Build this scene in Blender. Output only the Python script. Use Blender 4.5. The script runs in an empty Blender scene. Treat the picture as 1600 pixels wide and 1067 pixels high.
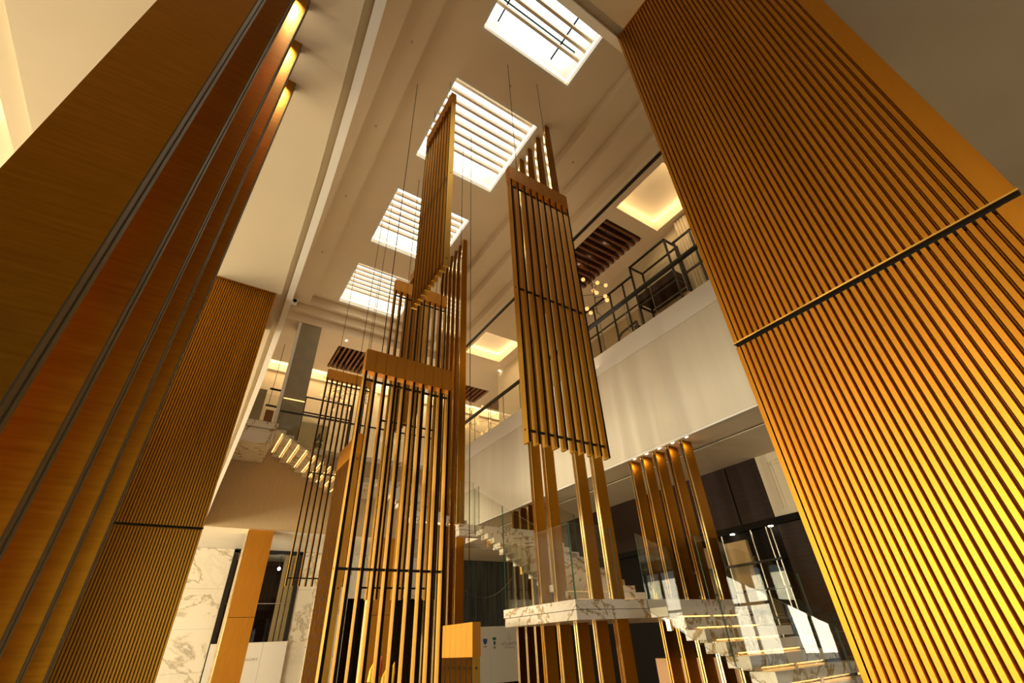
import bpy, math, random
from mathutils import Vector, Matrix, Quaternion

# ------------------------------------------------------------------ units
S = 1.5          # one design unit = 1.5 m ; design origin = the eye
EYE = 1.68       # eye height above the floor (m)
FL = -EYE / S    # floor level in design units
PI = math.pi
random.seed(7)


def W(x, y, z):
    return Vector((x * S, y * S, z * S + EYE))


scene = bpy.context.scene
COL = scene.collection

# ------------------------------------------------------------------ camera
f_px = 709.814
RX = Vector((0.83484035, 0.27242719, 0.47835658))      # world X in (image right, image down, forward)
RY = Vector((-0.54849026, 0.48568237, 0.6806402))
RZ = Vector((-0.04690446, -0.83059982, 0.5548909))
cd = bpy.data.cameras.new('camera')
cam = bpy.data.objects.new('camera', cd)
COL.objects.link(cam)
right = Vector((RX[0], RY[0], RZ[0]))
up = -Vector((RX[1], RY[1], RZ[1]))
back = -Vector((RX[2], RY[2], RZ[2]))
m = Matrix((right, up, back)).transposed().to_4x4()
m.translation = W(0, 0, 0)
cam.matrix_world = m
cd.sensor_width = 36.0
cd.lens = f_px * 36.0 / 1600.0
cd.clip_start = 0.05
cd.clip_end = 300
scene.camera = cam

# ------------------------------------------------------------------ world, lights, exposure
scene.view_settings.view_transform = 'Standard'
scene.view_settings.look = 'None'
scene.view_settings.gamma = 1.0
scene.view_settings.use_curve_mapping = False
scene.view_settings.exposure = 0.25

world = bpy.data.worlds.new('sky')
scene.world = world
world.use_nodes = True
bg = world.node_tree.nodes['Background']
bg.inputs[0].default_value = (0.86, 0.95, 1.0, 1)
bg.inputs[1].default_value = 2.0


def area(name, loc, size, direction, power, color, spread=PI):
    ld = bpy.data.lights.new(name, 'AREA')
    ld.shape = 'RECTANGLE'
    ld.size, ld.size_y = size[0] * S, size[1] * S
    ld.energy = power
    ld.color = color
    ld.spread = spread
    o = bpy.data.objects.new(name, ld)
    COL.objects.link(o)
    o.location = W(*loc)
    o.rotation_euler = Vector(direction).to_track_quat('-Z', 'Y').to_euler()
    return o


SKY = [(1.2, 3.35), (4.46, 6.6), (7.73, 9.88), (10.93, 13.08)]
SX0, SX1 = 2.1, 4.2
DAY = (1.0, 0.95, 0.85)
WARM = (1.0, 0.66, 0.30)
for i, (a, b) in enumerate(SKY):
    area('skylight_daylight', ((SX0 + SX1) / 2, (a + b) / 2, 10.9), (SX1 - SX0 + .1, b - a + .1), (0, 0, -1), 95, DAY)
# daylight through the entrance windows on the left side
WIN = [(-0.2, 1.9), (2.3, 4.4), (4.8, 6.9), (7.3, 9.4), (9.8, 12.2), (13.4, 15.8)]
for (a, b), pw_ in zip(WIN, (780, 900, 1000, 1600, 950, 750)):
    area('entrance_daylight', (-8.3, (a + b) / 2, 0.65), (b - a, 2.6), (1, 0, -0.12), pw_, (1.0, 0.86, 0.62))
# daylight of the windows behind
area('rear_daylight', (2.2, -5.8, 0.9), (5.0, 2.6), (0, 1, 0.1), 40, (1.0, 0.80, 0.52))


def spot(name, loc, target, power, color=WARM, size=1.0, blend=0.6, radius=0.03):
    ld = bpy.data.lights.new(name, 'SPOT')
    ld.energy = power
    ld.color = color
    ld.spot_size = size
    ld.spot_blend = blend
    ld.shadow_soft_size = radius
    o = bpy.data.objects.new(name, ld)
    COL.objects.link(o)
    o.location = W(*loc)
    d = W(*target) - W(*loc)
    o.rotation_euler = d.to_track_quat('-Z', 'Y').to_euler()
    return o


# ------------------------------------------------------------------ materials
def mat(name, color, rough=0.5, metal=0.0, spec=0.5, emit=None, estr=0.0):
    mm = bpy.data.materials.new(name)
    mm.use_nodes = True
    b = mm.node_tree.nodes['Principled BSDF']
    b.inputs['Base Color'].default_value = (*color, 1)
    b.inputs['Roughness'].default_value = rough
    b.inputs['Metallic'].default_value = metal
    b.inputs['Specular IOR Level'].default_value = spec
    if emit:
        b.inputs['Emission Color'].default_value = (*emit, 1)
        b.inputs['Emission Strength'].default_value = estr
    return mm


def nodes(mm):
    nt = mm.node_tree
    return nt, nt.nodes, nt.links, nt.nodes['Principled BSDF']


def noisy(mm, c0, c1, scale=(1, 1, 1), nscale=4.0, bump=0.0, rough=None, detail=4):
    nt, N, L, b = nodes(mm)
    g = N.new('ShaderNodeNewGeometry')
    mp = N.new('ShaderNodeMapping')
    mp.inputs['Scale'].default_value = scale
    L.new(g.outputs['Position'], mp.inputs['Vector'])
    n = N.new('ShaderNodeTexNoise')
    n.inputs['Scale'].default_value = nscale
    n.inputs['Detail'].default_value = detail
    L.new(mp.outputs['Vector'], n.inputs['Vector'])
    r = N.new('ShaderNodeValToRGB')
    r.color_ramp.elements[0].position = 0.3
    r.color_ramp.elements[1].position = 0.7
    r.color_ramp.elements[0].color = (*c0, 1)
    r.color_ramp.elements[1].color = (*c1, 1)
    L.new(n.outputs['Fac'], r.inputs['Fac'])
    L.new(r.outputs['Color'], b.inputs['Base Color'])
    if rough:
        mr = N.new('ShaderNodeMapRange')
        mr.inputs['To Min'].default_value = rough[0]
        mr.inputs['To Max'].default_value = rough[1]
        L.new(n.outputs['Fac'], mr.inputs['Value'])
        L.new(mr.outputs['Result'], b.inputs['Roughness'])
    if bump:
        bp = N.new('ShaderNodeBump')
        bp.inputs['Strength'].default_value = bump
        bp.inputs['Distance'].default_value = 0.01
        L.new(n.outputs['Fac'], bp.inputs['Height'])
        L.new(bp.outputs['Normal'], b.inputs['Normal'])
    return mm


M = {}
M['bronze'] = noisy(mat('brushed_bronze', (.6, .3, .05), .36, 1.0), (.38, .160, .016), (.45, .195, .021), (3, 3, .12), 3, 0, (.31, .38))
M['bronze_fin'] = noisy(mat('brushed_bronze_sheet', (.6, .3, .05), .34, 1.0), (.29, .122, .006), (.36, .157, .009), (2.5, 2.5, 30), 3, .0, (.30, .42))
M['bronze_panel'] = noisy(mat('satin_bronze_board', (.5, .25, .04), .5, .6), (.56, .235, .017), (.62, .265, .021), (3, 3, .4), 5, 0, (.42, .52))
M['slat'] = noisy(mat('satin_gold_slat', (.6, .32, .06), .5, .92), (.56, .31, .044), (.62, .35, .055), (5, 5, .3), 6, 0, (.38, .48))
M['bronze_gap_shade'] = mat('shaded_bronze_core', (.20, .08, .009), .5, .9)  # same bronze darkened: shade between the ribs put into the colour
M['brass'] = mat('polished_brass', (.95, .66, .22), .16, 1.0)
M['strip'] = mat('polished_pale_brass', (.98, .78, .40), .12, 1.0)
M['black'] = mat('black_lacquer', (.008, .006, .004), .8, 0, .15)
M['blackmetal'] = mat('black_metal', (.02, .017, .014), .4, .3)
M['darkwood'] = noisy(mat('dark_wood', (.05, .02, .01), .5, 0, .25), (.012, .005, .003), (.032, .013, .006), (.4, .4, 8), 4, 0)
M['redwood'] = noisy(mat('red_brown_wood', (.2, .07, .02), .45), (.15, .05, .015), (.24, .09, .028), (8, 1, 8), 3, 0)
M['palewood'] = noisy(mat('pale_wood', (.4, .2, .08), .5), (.36, .20, .09), (.48, .28, .13), (8, 1, 8), 3, 0)
M['plaster'] = noisy(mat('cream_plaster', (.72, .63, .48), .8, 0, .2), (.70, .60, .43), (.74, .64, .465), (1, 1, 1), 1.2, 0)
M['ceiling'] = noisy(mat('ceiling_plaster', (.66, .54, .40), .85, 0, .15), (.74, .61, .44), (.77, .64, .47), (1, 1, 1), .8, 0)
M['wallstreak'] = noisy(mat('streaked_wallcovering', (.74, .68, .56), .7, 0, .3), (.70, .635, .51), (.79, .73, .61), (1.2, 1.2, .06), 1.6, 0)
M['beige'] = noisy(mat('beige_wallcovering', (.50, .37, .21), .75, 0, .25), (.47, .345, .19), (.53, .395, .225), (12, 12, .8), 3, .03)
M['greystone'] = noisy(mat('grey_stone', (.17, .145, .10), .5), (.24, .20, .115), (.29, .24, .14), (1, 1, 1), 2, 0)
M['floor'] = noisy(mat('polished_floor', (.55, .45, .32), .25), (.50, .40, .28), (.62, .52, .38), (1, 1, 1), 1.5, 0)
M['dimmed_floor'] = noisy(mat('dimmed_near_floor', (.10, .07, .045), .3), (.08, .055, .035), (.13, .09, .06), (1, 1, 1), 1.5, 0)  # dark tone for the unseen near floor, keeps bronze reflections low
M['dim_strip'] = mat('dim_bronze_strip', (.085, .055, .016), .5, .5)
M['well'] = mat('skylight_well_paint', (.70, .66, .58), .6)
M['taupe'] = noisy(mat('taupe_soffit', (.5, .38, .24), .85, 0, .15), (.47, .355, .205), (.51, .39, .23), (1, 1, 1), 1.0, 0)  # browner and darker than the cream plaster of the left soffit
M['white'] = mat('white_board', (.80, .76, .68), .55)
M['whitepaint'] = mat('white_paint', (.86, .83, .76), .5)
M['louvre'] = mat('louvre_paint', (.56, .45, .31), .7)
M['darkglass'] = noisy(mat('dark_glazing', (.05, .055, .05), .12), (.035, .038, .034), (.10, .105, .095), (6, 6, .3), 1.5, 0)
M['led'] = mat('led_strip', (1, .7, .3), .5, emit=(1, .56, .16), estr=2.6)
M['ledsoft'] = mat('led_line', (1, .85, .6), .5, emit=(1, .80, .50), estr=2.2)
M['cove'] = mat('cove_light', (1, .8, .5), .5, emit=(1, .70, .34), estr=9)
M['lamp'] = mat('lamp_glow', (1, .9, .7), .5, emit=(1, .86, .62), estr=14)
M['globe'] = mat('amber_glass_globe', (.9, .45, .15), .15, emit=(1, .50, .16), estr=1.1)
M['green'] = mat('green_glass_edge', (.02, .14, .11), .15, emit=None)
M['steel'] = mat('brushed_steel', (.62, .58, .50), .25, 1.0)
M['tan'] = mat('tan_blind', (.42, .30, .15), .7)
M['leaf'] = mat('leaf_green', (.10, .22, .12), .5)
M['yellow'] = mat('yellow_petal', (.85, .50, .02), .5)
M['red'] = mat('red_petal', (.45, .06, .03), .5)
M['text'] = mat('grey_lettering', (.30, .27, .22), .6)
M['blueink'] = mat('blue_ink', (.05, .10, .25), .6)
M['greenink'] = mat('green_ink', (.02, .16, .09), .6)
M['drape'] = mat('cream_drape', (.62, .52, .36), .85)
M['peach'] = mat('peach_panel', (.70, .42, .22), .6)


def marble(name, c_base, c_vein, scale=1.1, detail=8, dist=1.1):
    mm = mat(name, c_base, .22)
    nt, N, L, b = nodes(mm)
    g = N.new('ShaderNodeNewGeometry')
    n1 = N.new('ShaderNodeTexNoise')
    n1.inputs['Scale'].default_value = scale
    n1.inputs['Detail'].default_value = detail
    n1.inputs['Roughness'].default_value = .62
    n1.inputs['Distortion'].default_value = dist
    L.new(g.outputs['Position'], n1.inputs['Vector'])
    r = N.new('ShaderNodeValToRGB')
    e = r.color_ramp.elements
    e[0].position, e[0].color = 0.0, (*c_base, 1)
    e[1].position, e[1].color = 1.0, (*c_base, 1)
    for p, c in ((.478, c_base), (.500, c_vein), (.508, tuple(v * .7 for v in c_vein)), (.524, c_base), (.575, tuple(v * .93 for v in c_base)), (.583, tuple((v + w * 2) / 3 for v, w in zip(c_vein, c_base))), (.592, c_base)):
        k = e.new(p)
        k.color = (*c, 1)
    L.new(n1.outputs['Fac'], r.inputs['Fac'])
    L.new(r.outputs['Color'], b.inputs['Base Color'])
    return mm


M['marble'] = marble('white_marble_ochre_veins', (.74, .68, .57), (.42, .27, .10), .85, 9, .9)
M['marblewall'] = marble('white_marble_wall', (.82, .76, .62), (.62, .54, .38), .42, 10, .5)

# glass : thin clear pane, reflecting by Fresnel
gm = bpy.data.materials.new('clear_glass')
gm.use_nodes = True
nt = gm.node_tree
for n in list(nt.nodes):
    nt.nodes.remove(n)
out = nt.nodes.new('ShaderNodeOutputMaterial')
mix = nt.nodes.new('ShaderNodeMixShader')
tr = nt.nodes.new('ShaderNodeBsdfTransparent')
tr.inputs[0].default_value = (.95, .955, .93, 1)
gl = nt.nodes.new('ShaderNodeBsdfGlossy')
gl.inputs['Roughness'].default_value = 0.0
lw = nt.nodes.new('ShaderNodeLayerWeight')
pw = nt.nodes.new('ShaderNodeMath')
pw.operation = 'POWER'
pw.inputs[1].default_value = 5.0
ad = nt.nodes.new('ShaderNodeMath')
ad.operation = 'MULTIPLY_ADD'
ad.inputs[1].default_value = .95
ad.inputs[2].default_value = .02
nt.links.new(lw.outputs['Facing'], pw.inputs[0])
nt.links.new(pw.outputs[0], ad.inputs[0])
nt.links.new(ad.outputs[0], mix.inputs[0])
nt.links.new(tr.outputs[0], mix.inputs[1])
nt.links.new(gl.outputs[0], mix.inputs[2])
nt.links.new(mix.outputs[0], out.inputs[0])
M['glass'] = gm


# ------------------------------------------------------------------ mesh helpers
class MB:
    """collects geometry in design units (world), build() links it as one mesh object"""

    def __init__(self):
        self.v, self.f, self.mi = [], [], []

    def quad(self, pts, mi=0):
        i = len(self.v)
        self.v += [tuple(p) for p in pts]
        self.f.append(tuple(range(i, i + len(pts))))
        self.mi.append(mi)
        return self

    def hexa(self, p, mi=0, mis=None):
        """8 points: bottom ring 0-3 (ccw from above), top ring 4-7; mis = dict face->mat (b,t,s0..s3)"""
        i = len(self.v)
        self.v += [tuple(q) for q in p]
        fs = {'b': (3, 2, 1, 0), 't': (4, 5, 6, 7), 's0': (0, 1, 5, 4), 's1': (1, 2, 6, 5), 's2': (2, 3, 7, 6), 's3': (3, 0, 4, 7)}
        for k, q in fs.items():
            self.f.append(tuple(i + a for a in q))
            self.mi.append((mis or {}).get(k, mi))
        return self

    def box(self, x0, x1, y0, y1, z0, z1, mi=0, mis=None):
        x0, x1 = min(x0, x1), max(x0, x1)
        y0, y1 = min(y0, y1), max(y0, y1)
        z0, z1 = min(z0, z1), max(z0, z1)
        # s0 = -Y face, s1 = +X, s2 = +Y, s3 = -X
        return self.hexa([(x0, y0, z0), (x1, y0, z0), (x1, y1, z0), (x0, y1, z0),
                          (x0, y0, z1), (x1, y0, z1), (x1, y1, z1), (x0, y1, z1)], mi, mis)

    def prism(self, poly, z0, z1, mi=0):
        n = len(poly)
        i = len(self.v)
        self.v += [(x, y, z0) for x, y in poly] + [(x, y, z1) for x, y in poly]
        self.f.append(tuple(i + k for k in reversed(range(n))))
        self.mi.append(mi)
        self.f.append(tuple(i + n + k for k in range(n)))
        self.mi.append(mi)
        for k in range(n):
            j = (k + 1) % n
            self.f.append((i + k, i + j, i + n + j, i + n + k))
            self.mi.append(mi)
        return self

    def tube(self, p, q, r, n=8, mi=0, r2=None):
        p, q = Vector(p), Vector(q)
        d = (q - p).normalized()
        a = d.orthogonal().normalized()
        b = d.cross(a)
        r2 = r if r2 is None else r2
        i = len(self.v)
        for c, rr in ((p, r), (q, r2)):
            for k in range(n):
                t = 2 * PI * k / n
                self.v.append(tuple(c + (a * math.cos(t) + b * math.sin(t)) * rr))
        for k in range(n):
            j = (k + 1) % n
            self.f.append((i + k, i + j, i + n + j, i + n + k))
            self.mi.append(mi)
        self.f.append(tuple(i + k for k in reversed(range(n))))
        self.mi.append(mi)
        self.f.append(tuple(i + n + k for k in range(n)))
        self.mi.append(mi)
        return self

    def path(self, pts, r, n=6, mi=0):
        for a, b in zip(pts[:-1], pts[1:]):
            self.tube(a, b, r, n, mi)
        return self

    def ball(self, c, r, nu=12, nv=8, mi=0, sz=1.0):
        i = len(self.v)
        for a in range(nv + 1):
            th = PI * a / nv
            for b in range(nu):
                ph = 2 * PI * b / nu
                self.v.append((c[0] + r * math.sin(th) * math.cos(ph), c[1] + r * math.sin(th) * math.sin(ph), c[2] + r * sz * math.cos(th)))
        for a in range(nv):
            for b in range(nu):
                b2 = (b + 1) % nu
                self.f.append((i + a * nu + b, i + (a + 1) * nu + b, i + (a + 1) * nu + b2, i + a * nu + b2))
                self.mi.append(mi)
        return self

    def plate(self, x0, x1, y0, y1, z0, z1, holes=(), mi=0):
        """horizontal slab with rectangular holes (hx0,hx1,hy0,hy1)"""
        xs = sorted({x0, x1, *[h[0] for h in holes], *[h[1] for h in holes]})
        ys = sorted({y0, y1, *[h[2] for h in holes], *[h[3] for h in holes]})
        for a, b in zip(xs[:-1], xs[1:]):
            for c, d in zip(ys[:-1], ys[1:]):
                cx, cy = (a + b) / 2, (c + d) / 2
                if any(h[0] < cx < h[1] and h[2] < cy < h[3] for h in holes):
                    continue
                self.quad([(a, d, z0), (b, d, z0), (b, c, z0), (a, c, z0)], mi)
                self.quad([(a, c, z1), (b, c, z1), (b, d, z1), (a, d, z1)], mi)
        for (a, b, c, d) in list(holes) + [(x0, x1, y0, y1)]:
            self.quad([(a, c, z0), (b, c, z0), (b, c, z1), (a, c, z1)], mi)
            self.quad([(b, c, z0), (b, d, z0), (b, d, z1), (b, c, z1)], mi)
            self.quad([(b, d, z0), (a, d, z0), (a, d, z1), (b, d, z1)], mi)
            self.quad([(a, d, z0), (a, c, z0), (a, c, z1), (a, d, z1)], mi)
        return self

    def mesh(self, name, mats, origin):
        me = bpy.data.meshes.new(name)
        me.from_pydata([tuple(W(*p) - origin) for p in self.v], [], self.f)
        for mm in mats:
            me.materials.append(mm)
        if len(mats) > 1:
            me.polygons.foreach_set('material_index', self.mi)
        me.update()
        return me

    def build(self, name, mats, parent=None, origin=None, smooth=False):
        """origin in design units; default = bottom centre of the geometry"""
        if not isinstance(mats, (list, tuple)):
            mats = [mats]
        mats = [M[k] if isinstance(k, str) else k for k in mats]
        if origin is None:
            xs, ys, zs = zip(*self.v)
            origin = ((min(xs) + max(xs)) / 2, (min(ys) + max(ys)) / 2, min(zs))
        ow = W(*origin)
        me = self.mesh(name, mats, ow)
        if smooth:
            for p in me.polygons:
                p.use_smooth = True
        o = bpy.data.objects.new(name, me)
        COL.objects.link(o)
        place(o, ow, parent)
        return o


WLOC = {}      # world location of every object built (no parent carries rotation unless noted)


def place(o, ow, parent):
    if parent is not None:
        o.parent = parent
        o.location = ow - WLOC[parent.name]
    else:
        o.location = ow
    WLOC[o.name] = ow.copy()


def thing(name, label, cat, loc, group=None):
    o = bpy.data.objects.new(name, None)
    COL.objects.link(o)
    o.location = W(*loc)
    o.empty_display_size = .2
    WLOC[o.name] = W(*loc)
    o['label'] = label
    o['category'] = cat
    if group:
        o['group'] = group
    return o


def tag(o, label, cat=None, group=None):
    o['label'] = label
    if cat:
        o['category'] = cat
    if group:
        o['group'] = group
    return o


def inst(src, offset, parent=None):
    """copy of an object sharing its mesh, shifted by offset (design units)"""
    c = src.copy()
    COL.objects.link(c)
    c.location = src.location + Vector(offset) * S
    if parent is not None:
        c.parent = parent
    WLOC[c.name] = WLOC[src.name] + Vector(offset) * S
    return c


def struct(mb, name, mats, label=None, parent=None):
    o = mb.build(name, mats, parent)
    if parent is None:
        o['kind'] = 'structure'
    if label:
        o['label'] = label
    return o


ORD = ['nearest', 'second nearest', 'third', 'fourth', 'fifth', 'sixth', 'seventh', 'eighth']

ZS = 2.65        # soffit under the upper floor
Z2 = 4.75        # upper floor level
ZC = 9.1         # upper floor ceiling
XR = 6.2         # right balcony face
YF = 13.15       # far balcony face
YN = 0.59        # near edge of the void

# ------------------------------------------------------------------ floor and outer walls
struct(MB().box(-8, 14, 2.9, 20, FL - .2, FL), 'floor', 'floor', 'pale polished stone floor of the lobby')
struct(MB().box(-8, 14, -6, 2.9, FL - .2, FL), 'floor', 'dimmed_floor', 'unseen near floor of the lobby, darkened to dim the bronze reflections')  # split off out of view and made dark so the bronze reflects less

mb = MB()
zt = 2.25
mb.box(-8.15, -8, -6, 20, FL, FL + .15).box(-8.15, -8, -6, 20, zt, 9.3)
ye = [-6] + [v for ab in WIN for v in ab] + [20]
for a, b in zip(ye[::2], ye[1::2]):
    mb.box(-8.15, -8, a, b, FL + .15, zt)
struct(mb, 'wall_left', 'plaster', 'cream plaster wall with tall entrance windows')
for i, (a, b) in enumerate(WIN):
    w = MB()
    w.box(-8.1, -8.02, a, a + .05, FL + .15, zt).box(-8.1, -8.02, b - .05, b, FL + .15, zt)
    w.box(-8.1, -8.02, a, b, zt - .05, zt).box(-8.1, -8.02, a, b, FL + .15, FL + .2)
    for q in (.34, .67):
        c = a + (b - a) * q
        w.box(-8.1, -8.02, c - .04, c + .04, FL + .2, zt - .05)
    for c in (.75,):
        w.box(-8.1, -8.02, a, b, c, c + .09)
    fr_ = struct(w, 'window_%d' % (i + 5), 'blackmetal', 'dark framed entrance window in the left wall')
    MB().box(-8.07, -8.06, a + .05, b - .05, FL + .2, zt - .05).build('pane', 'glass', fr_)
mb = MB()
mb.box(-8, -.4, -6.15, -6, FL, 9.3).box(4.8, 14, -6.15, -6, FL, 9.3).box(-.4, 4.8, -6.15, -6, 2.25, 9.3).box(-.4, 4.8, -6.15, -6, FL, FL + .2)
struct(mb, 'wall_rear', 'darkwood', 'unseen wall behind the lobby, darkened to dim the bronze reflections, with one wide window')  # out of view; made dark so camera-facing bronze reflects little light
struct(MB().box(14, 14.15, -6, 20, FL, 9.3), 'wall_right', 'plaster', 'cream outer wall of the right wing')
struct(MB().box(-8, 14, 20, 20.15, FL, 9.3), 'wall_far', 'plaster', 'cream outer wall at the far end')

# ------------------------------------------------------------------ upper floor slabs round the void
EDGE = [(0.59, .062), (1.04, .098), (1.57, .130), (2.2, .160), (2.51, .171), (3.03, .185), (4.02, .212), (5.4, .230), (6.88, .236), (8.5, .232), (10.1, .225), (12.0, .225), (YF, .225)]


def edge_poly(off0, off1, x_far=None):
    """polygon between edge-off0 and edge-off1 (or x_far)"""
    a = [(x - off0, y) for y, x in EDGE]
    if x_far is None:
        b = [(x - off1, y) for y, x in reversed(EDGE)]
    else:
        b = [(x_far, EDGE[-1][0]), (x_far, EDGE[0][0])]
    return a + b


mb = MB()
mb.prism(edge_poly(.095, 0, -1.42), ZS, Z2)
mb.box(-8, -1.42, YN, YF, 2.95, Z2)
mb.box(-1.56, -1.42, YN, YF, 2.70, 2.95)
struct(mb, 'ceiling', 'plaster', 'cream plaster soffit over the left side with curved slab edge')
struct(MB().prism(edge_poly(.050, .095), ZS + .05, Z2), 'trim_1', 'plaster', 'shadow groove along the left slab edge')
struct(MB().prism(edge_poly(0, .050), ZS - .012, Z2 + .25), 'trim_2', 'whitepaint', 'pale raised band along the left slab edge')
# near slab
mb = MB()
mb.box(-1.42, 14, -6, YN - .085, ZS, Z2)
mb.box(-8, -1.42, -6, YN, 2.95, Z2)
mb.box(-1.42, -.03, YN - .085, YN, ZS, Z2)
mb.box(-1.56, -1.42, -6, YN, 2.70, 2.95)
struct(mb, 'ceiling', 'taupe', 'taupe soffit over the near side')
struct(MB().box(-.03, XR, YN - .085, YN - .04, ZS + .05, Z2), 'trim_3', 'plaster', 'shadow groove along the near slab edge')
struct(MB().box(-.03, XR, YN - .04, YN, ZS - .012, Z2 + .25), 'trim_4', 'plaster', 'pale raised band along the near slab edge')
# right slab + fascia
mb = MB()
mb.box(XR + .13, 6.88, YN - .085, 20, ZS, Z2).box(6.88, 6.96, YN - .085, 20, ZS + .06, Z2).box(6.96, 14, YN - .085, 20, ZS, Z2)
struct(mb, 'ceiling', 'plaster', 'cream soffit of the right wing with a dark linear slot')
struct(MB().box(6.885, 6.955, YN, 13, ZS + .02, ZS + .055), 'trim_5', 'black', 'dark linear air slot in the right soffit')
wr = struct(MB().box(XR + .012, XR + .13, YN, YF, ZS, 4.99), 'wall_right', 'wallstreak', 'white balcony wall of the right wing')
ys = [YN, 2.0, 4.3, 6.6, 8.9, 11.2, YF]
for a, b in zip(ys[:-1], ys[1:]):
    MB().box(XR, XR + .012, a, b, 2.68, 4.54).build('panel', 'wallstreak', wr)
MB().box(XR, XR + .012, YN, YF, 4.555, 5.0).build('capping', 'whitepaint', wr)
MB().box(XR - .01, XR + .014, YN, YF, 2.635, 2.672).build('drip_edge', 'whitepaint', wr)
# far slab + fascia
mb = MB()
mb.box(-8, 14, YF + .1, 20, ZS + .002, Z2)
struct(mb, 'ceiling', 'whitepaint', 'white soffit under the far upper floor')
wf = struct(MB().box(.2, XR + .1, YF, YF + .1, ZS - .005, Z2 - .08), 'wall_far', 'beige', 'beige wallcovering on the far balcony face')
MB().box(.2, XR + .1, YF - .012, YF, 4.18, Z2 - .08).build('upper_band', 'beige', wf)
MB().box(.2, XR, YF - .02, YF + .1, Z2 - .08, Z2 + .06).build('capping', 'marble', wf)

# ------------------------------------------------------------------ coffered main ceiling with four skylights
holes = [(SX0 - .06, SX1 + .06, a - .06, b + .06) for a, b in SKY]
ring = MB().plate(1.25, 5.05, .2, 13.25, 10.0, 10.12, holes)
struct(ring, 'ceiling', 'ceiling', 'raised plaster field of the stepped ceiling, pierced by four skylights')


def ring_frame(x0, x1, y0, y1, X0, X1, Y0, Y1, z0, z1):
    return MB().plate(X0, X1, Y0, Y1, z0, z1, [(x0, x1, y0, y1)])


struct(ring_frame(1.25, 5.05, .2, 13.25, .72, 5.63, 0, 13.42, 9.7, 10.12), 'trim_6', 'ceiling', 'upper step of the coffered ceiling')
struct(ring_frame(.72, 5.63, 0, 13.42, .15, 6.2, -.3, 13.58, 9.4, 10.12), 'trim_7', 'ceiling', 'lower step of the coffered ceiling')
cof = [(6.8, 8.32, 3.22, 4.75), (6.84, 8.17, 5.15, 7.6), (6.72, 8.2, 11.1, 12.6), (6.9, 9.1, 14.85, 16.1), (9.85, 11.2, 14.95, 16.3),
       (2.62, 3.95, 14.4, 16.0), (.5, 11.6, 16.45, 17.2), (.15, 6.2, -.3, 13.58)]
struct(MB().plate(-8, 14, -6, 20, ZC, 9.42, cof), 'ceiling', 'ceiling', 'upper floor ceiling with lit coffers and slatted panels')
struct(MB().box(6.52, 6.62, YN, 13.2, ZC - .006, ZC), 'trim_8', 'blackmetal', 'dark linear air slot along the right ceiling edge')
struct(MB().box(6.42, 6.44, YN, 13.2, ZC - .02, ZC), 'trim_9', 'whitepaint', 'thin pale bead beside the air slot')
# roof above
struct(MB().plate(-8.15, 14.15, -6.15, 20.15, 10.14, 10.3, holes), 'ceiling', 'plaster', 'roof slab above the coffers')

for i, (a, b) in enumerate(SKY):
    names = ['nearest', 'second', 'third', 'farthest']
    w = MB()
    w.box(SX0 - .06, SX0, a - .06, b + .06, 10.0, 10.85).box(SX1, SX1 + .06, a - .06, b + .06, 10.0, 10.85)
    w.box(SX0, SX1, a - .06, a, 10.0, 10.85).box(SX0, SX1, b, b + .06, 10.0, 10.85)
    fr_ = struct(w, 'window_%d' % (i + 1), 'well', '%s of the four square skylights, white well crossed by louvre beams' % names[i])
    lip = MB()
    lip.box(SX0, SX0 + .03, a, b, 10.14, 10.17).box(SX1 - .03, SX1, a, b, 10.14, 10.17)
    lip.box(SX0, SX1, a, a + .03, 10.14, 10.17).box(SX0, SX1, b - .03, b, 10.14, 10.17)
    lip.build('led_line', 'ledsoft', fr_)
    beam0 = None
    nb = 8
    for k in range(nb):
        y = a + .20 + k * (b - a - .62) / (nb - 1)
        if beam0 is None:
            beam0 = MB().box(SX0, SX1, y - .028, y + .028, 10.30, 10.40).build('louvre', 'louvre', fr_)
            y00 = y
        else:
            inst(beam0, (0, y - y00, 0))
    g = MB().box(SX0, SX1, a, b, 10.80, 10.805).build('pane', 'glass', fr_)
    gb = MB()
    if i:
        continue
    gb.box(SX0 + .35, SX0 + .37, a, b, 10.74, 10.80).box(SX1 - .37, SX1 - .35, a, b, 10.74, 10.80)
    gb.box(SX0, SX1, b - .40, b - .38, 10.74, 10.80)
    gb.build('glazing_bar', 'black', fr_)

# ceiling heads: small downlight/sprinkler roses
for k, (x, y, z) in enumerate([(1.0, 4.2, 9.7), (1.0, 6.2, 9.7), (1.0, 8.4, 9.7), (1.0, 10.7, 9.7), (5.35, 4.6, 9.7), (5.35, 6.9, 9.7), (3.15, 4.0, 10)]):
    tag(MB().tube((x, y, z - .02), (x, y, z), .028, 10).build('sprinkler_head', 'louvre'),
        ['small round sprinkler rose on the left ceiling step, nearest of its row', 'small round sprinkler rose on the left ceiling step, second of its row',
         'small round sprinkler rose on the left ceiling step, third of its row', 'small round sprinkler rose on the left ceiling step near the camera housing',
         'small round sprinkler rose on the right ceiling step, nearer one', 'small round sprinkler rose on the right ceiling step, farther one',
         'small round sprinkler rose between the first and second skylight'][k], 'sprinkler', 'sprinkler heads in the ceiling')
t = thing('security_camera', 'small white security camera with a black lens in the far left ceiling corner', 'camera', (.80, 13.2, 9.36))
MB().box(.72, .88, 13.05, 13.25, 9.42, 9.56).build('housing', 'whitepaint', t)
MB().ball((.80, 13.06, 9.47), .06).build('lens', 'black', t, smooth=True)
MB().tube((.80, 13.2, 9.54), (.80, 13.2, 9.7), .03).build('bracket', 'whitepaint', t)

# ------------------------------------------------------------------ recesses of the upper ceiling


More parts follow.
